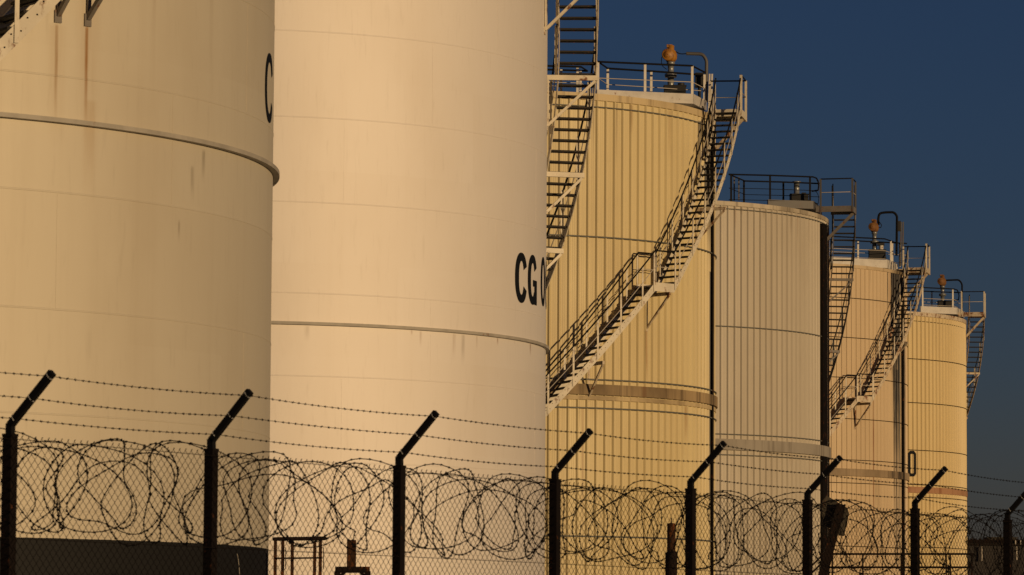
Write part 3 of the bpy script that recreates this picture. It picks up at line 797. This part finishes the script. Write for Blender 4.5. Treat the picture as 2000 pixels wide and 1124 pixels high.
# ------------------------------------------------------------------ yard furniture between fence and tanks
def yard(name, x, D, label, cat):
    p = at(x, 1124, D); return tag(empty(name, (p.x, p.y, 0)), label, cat), Vector((p.x, p.y, 0))
# ladder cage head
e, o = yard('guard_rail', 584, 50, 'small rusty guard rail with five uprights in front of the tall CG tank', 'railing')
pw = lambda x, y, D=50: at(x, y, D) - o
pd = None
for (x, dy) in ((538, 0), (552, .05), (569, .25), (613, .25), (626, .0)):
    q = pw(x, 1056); m = MB().box((0, 0, -q.z*0), .001, .001, .001)
    m = MB().box(Vector((0, 0, q.z/2)), .042, .030, q.z); link('upright', m.data('upright', M['rusty']), e, (q.x, dy, 0))
a, b = pw(536, 1053), pw(632, 1051.5)
tr = MB(); tr.beam(a, b, .06, .045); tr.beam(a + Vector((0, .28, 0)), b + Vector((0, .28, 0)), .05, .04); tr.beam(a, a + Vector((0, .28, 0)), .05, .04); tr.beam(b, b + Vector((0, .28, 0)), .05, .04)
tr.build('top_rail', M['dark_rust'], e)
MB().beam(pw(536, 1091), pw(630, 1090), .03, .022).build('mid_rail', M['dark_rust'], e)
for x in (555, 629): MB().tube([pw(x, 1070), pw(x + 3, 1070), pw(x + 3, 1112), pw(x, 1112)], .006, 5).build('latch', M['dark_rust'], e)
# pipe frame
e, o = yard('pipe_support', 688, 48, 'rusty portal frame carrying a stub post, between the guard rail and the third fence post', 'pipe support')
pw = lambda x, y, D=48: at(x, y, D) - o
m = MB(); m.beam(pw(655, 1112), pw(722, 1112), .14, .06); m.beam(pw(658, 1117), pw(719, 1117), .10, .03)
m.build('crossbeam', M['dark_rust'], e)
for x in (659, 718):
    q = pw(x, 1116); m = MB().box((0, 0, q.z/2), .075, .075, q.z)
    s = 1 if x < 690 else -1
    m.beam((0, 0, q.z - .10), (s*.09, 0, q.z - .01), .04, .04); link('leg', m.data('leg', M['dark_rust']), e, (q.x, q.y, 0))
q0, q1 = pw(686.5, 1108), pw(686.5, 1055)
MB().box((q0 + q1)/2, .112, .112, q1.z - q0.z).build('stub_post', M['rusty'], e)
# stepped post
e, o = yard('steel_post', 1311, 62, 'short stepped rusty steel post with a spike beside the fifth fence post', 'post')
pw = lambda x, y, D=62: at(x, y, D) - o
qa, qb = pw(1311, 1081), pw(1311, 1023)
MB().lathe([(.01, 0), (.097, 0), (.097, qa.z), (.07, qa.z + .03), (.01, qa.z + .03)], 14, (qa.x, qa.y, 0), smooth=False).build('lower_tube', M['dark_rust'], e)
MB().lathe([(.01, qa.z), (.069, qa.z), (.069, qb.z), (.01, qb.z + .01)], 14, (qa.x, qa.y, 0), smooth=False).build('upper_tube', M['rusty'], e)
MB().tube([qb, qb + Vector((0, 0, .09))], .010, 5).build('spike', M['dark_rust'], e)
# leaning post with a battered sheet
e, o = yard('leaning_post', 1605, 58, 'leaning rust-brown beam holding a battered grey sheet beside the sixth fence post', 'leaning beam')
pw = lambda x, y, D=58: at(x, y, D) - o
top_, bot_ = pw(1643, 985), pw(1606, 1130); dv = top_ - bot_; foot = bot_ - dv*(bot_.z/dv.z)
m = MB(); m.beam(foot, top_, .135, .03, (0, 1, 0)); m.beam(foot + Vector((-.06, .06, 0)), top_ + Vector((-.06, .06, 0)), .018, .12, (0, 1, 0)); m.beam(foot + Vector((.06, .06, 0)), top_ + Vector((.06, .06, 0)), .018, .12, (0, 1, 0))
m.build('beam', M['dark_rust'], e)
out = [(1616, 968), (1629, 975), (1646, 986), (1657, 992), (1660, 1002), (1656, 1022), (1650, 1047), (1640, 1046), (1637, 1036), (1622, 1031), (1608, 1024), (1606, 1000), (1608, 978)]
fr = [pw(x, y) + Vector((0, .14 + .02*math.sin(i*2.1), 0)) for i, (x, y) in enumerate(out)]; n = len(fr)
bk = [p + Vector((0, .03, 0)) for p in fr]
m = MB(); m.add(fr + bk, [tuple(reversed(range(n))), tuple(range(n, 2*n))] + [(i, (i+1) % n, n + (i+1) % n, n + i) for i in range(n)])
m.build('battered_sheet', M['plate'], e)
# pipe railing of a raised walk before the last tanks
e, o = yard('walkway_railing', 1750, 135, 'long two-bar dark railing running in front of the tar-streaked tank', 'railing')
pw = lambda x, y, D=135: at(x, y, D) - o
for y in (1082.5, 1108.5): MB().tube([pw(1600, y), pw(1902, y)], .036, 6).build('rail', M['dark_rust'], e)
for x in (1626, 1685, 1760, 1848, 1856, 1898):
    q = pw(x, 1082); link('post', MB().box((0, 0, q.z/2), .05, .05, q.z).data('post', M['dark_rust']), e, (q.x, q.y, 0))
for dy in (0, 14):
    MB().tube([pw(1606, 1085 + dy), pw(1578, 1113 + dy)], .03, 6).build('sloping_rail', M['dark_rust'], e)

# far building on the right
def clad_dark():
    T = NT('dark_brown_cladding'); ang = T.n('ShaderNodeSeparateXYZ'); T.L(T.co, ang.inputs[0])
    wv = T.math('FRACT', T.math('DIVIDE', ang.outputs[2], .45))
    c = T.mix(T.noise((1, 1, .3), .7, 5), (.018, .014, .012), (.032, .025, .020))
    c = T.mix(T.math('LESS_THAN', wv, .08), c, (.010, .008, .007))
    T.bump(wv, .3, .03); return T.out(c, .8)
pL, pR = at(1800, 1054, 330), at(2230, 1052, 330); hB = pL.z
bl = tag(empty('low_building', ((pL.x + pR.x)/2, 345, 0)), 'low dark brown boarded building on the horizon right of the last tank', 'building')
wx = pR.x - pL.x
MB().box((0, 0, (hB - .3)/2), wx, 30, hB - .3).build('wall', clad_dark(), bl)
MB().box((0, 0, hB - .15), wx + .5, 30.5, .3).box((0, -.2, hB - .42), wx + .3, 30.3, .08).build('roof', M['dark_rust'], bl)
oB = Vector(((pL.x + pR.x)/2, 345, 0))
for (x, y0, y1) in ((1918, 1068, 1096), (1983.5, 1056, 1064), (1993.5, 1056, 1064), (1986, 1068, 1094)):
    p0, p1 = at(x, y0, 329.6) - oB, at(x, y1, 329.6) - oB
    MB().box((p0 + p1)/2, .09, .12, abs(p0.z - p1.z)).build('upright_strip', M['thin_rail'], bl)
q = at(1988, 1047, 329) - oB; MB().box((q.x + .8, 2, hB + .30), 2.6, 2.4, .6).box((q.x + .8, 2, hB + .63), 2.8, 2.6, .08).build('roof_cabin', M['plate'], bl)
for x in range(1896, 1990, 9):
    p = at(x + random.uniform(-2, 2), 1053, 329.7) - oB
    MB().box((p.x, p.y + .2, hB + .05), random.uniform(.15, .3), .25, .12).build('roof_bracket', M['dark_rust'], bl)
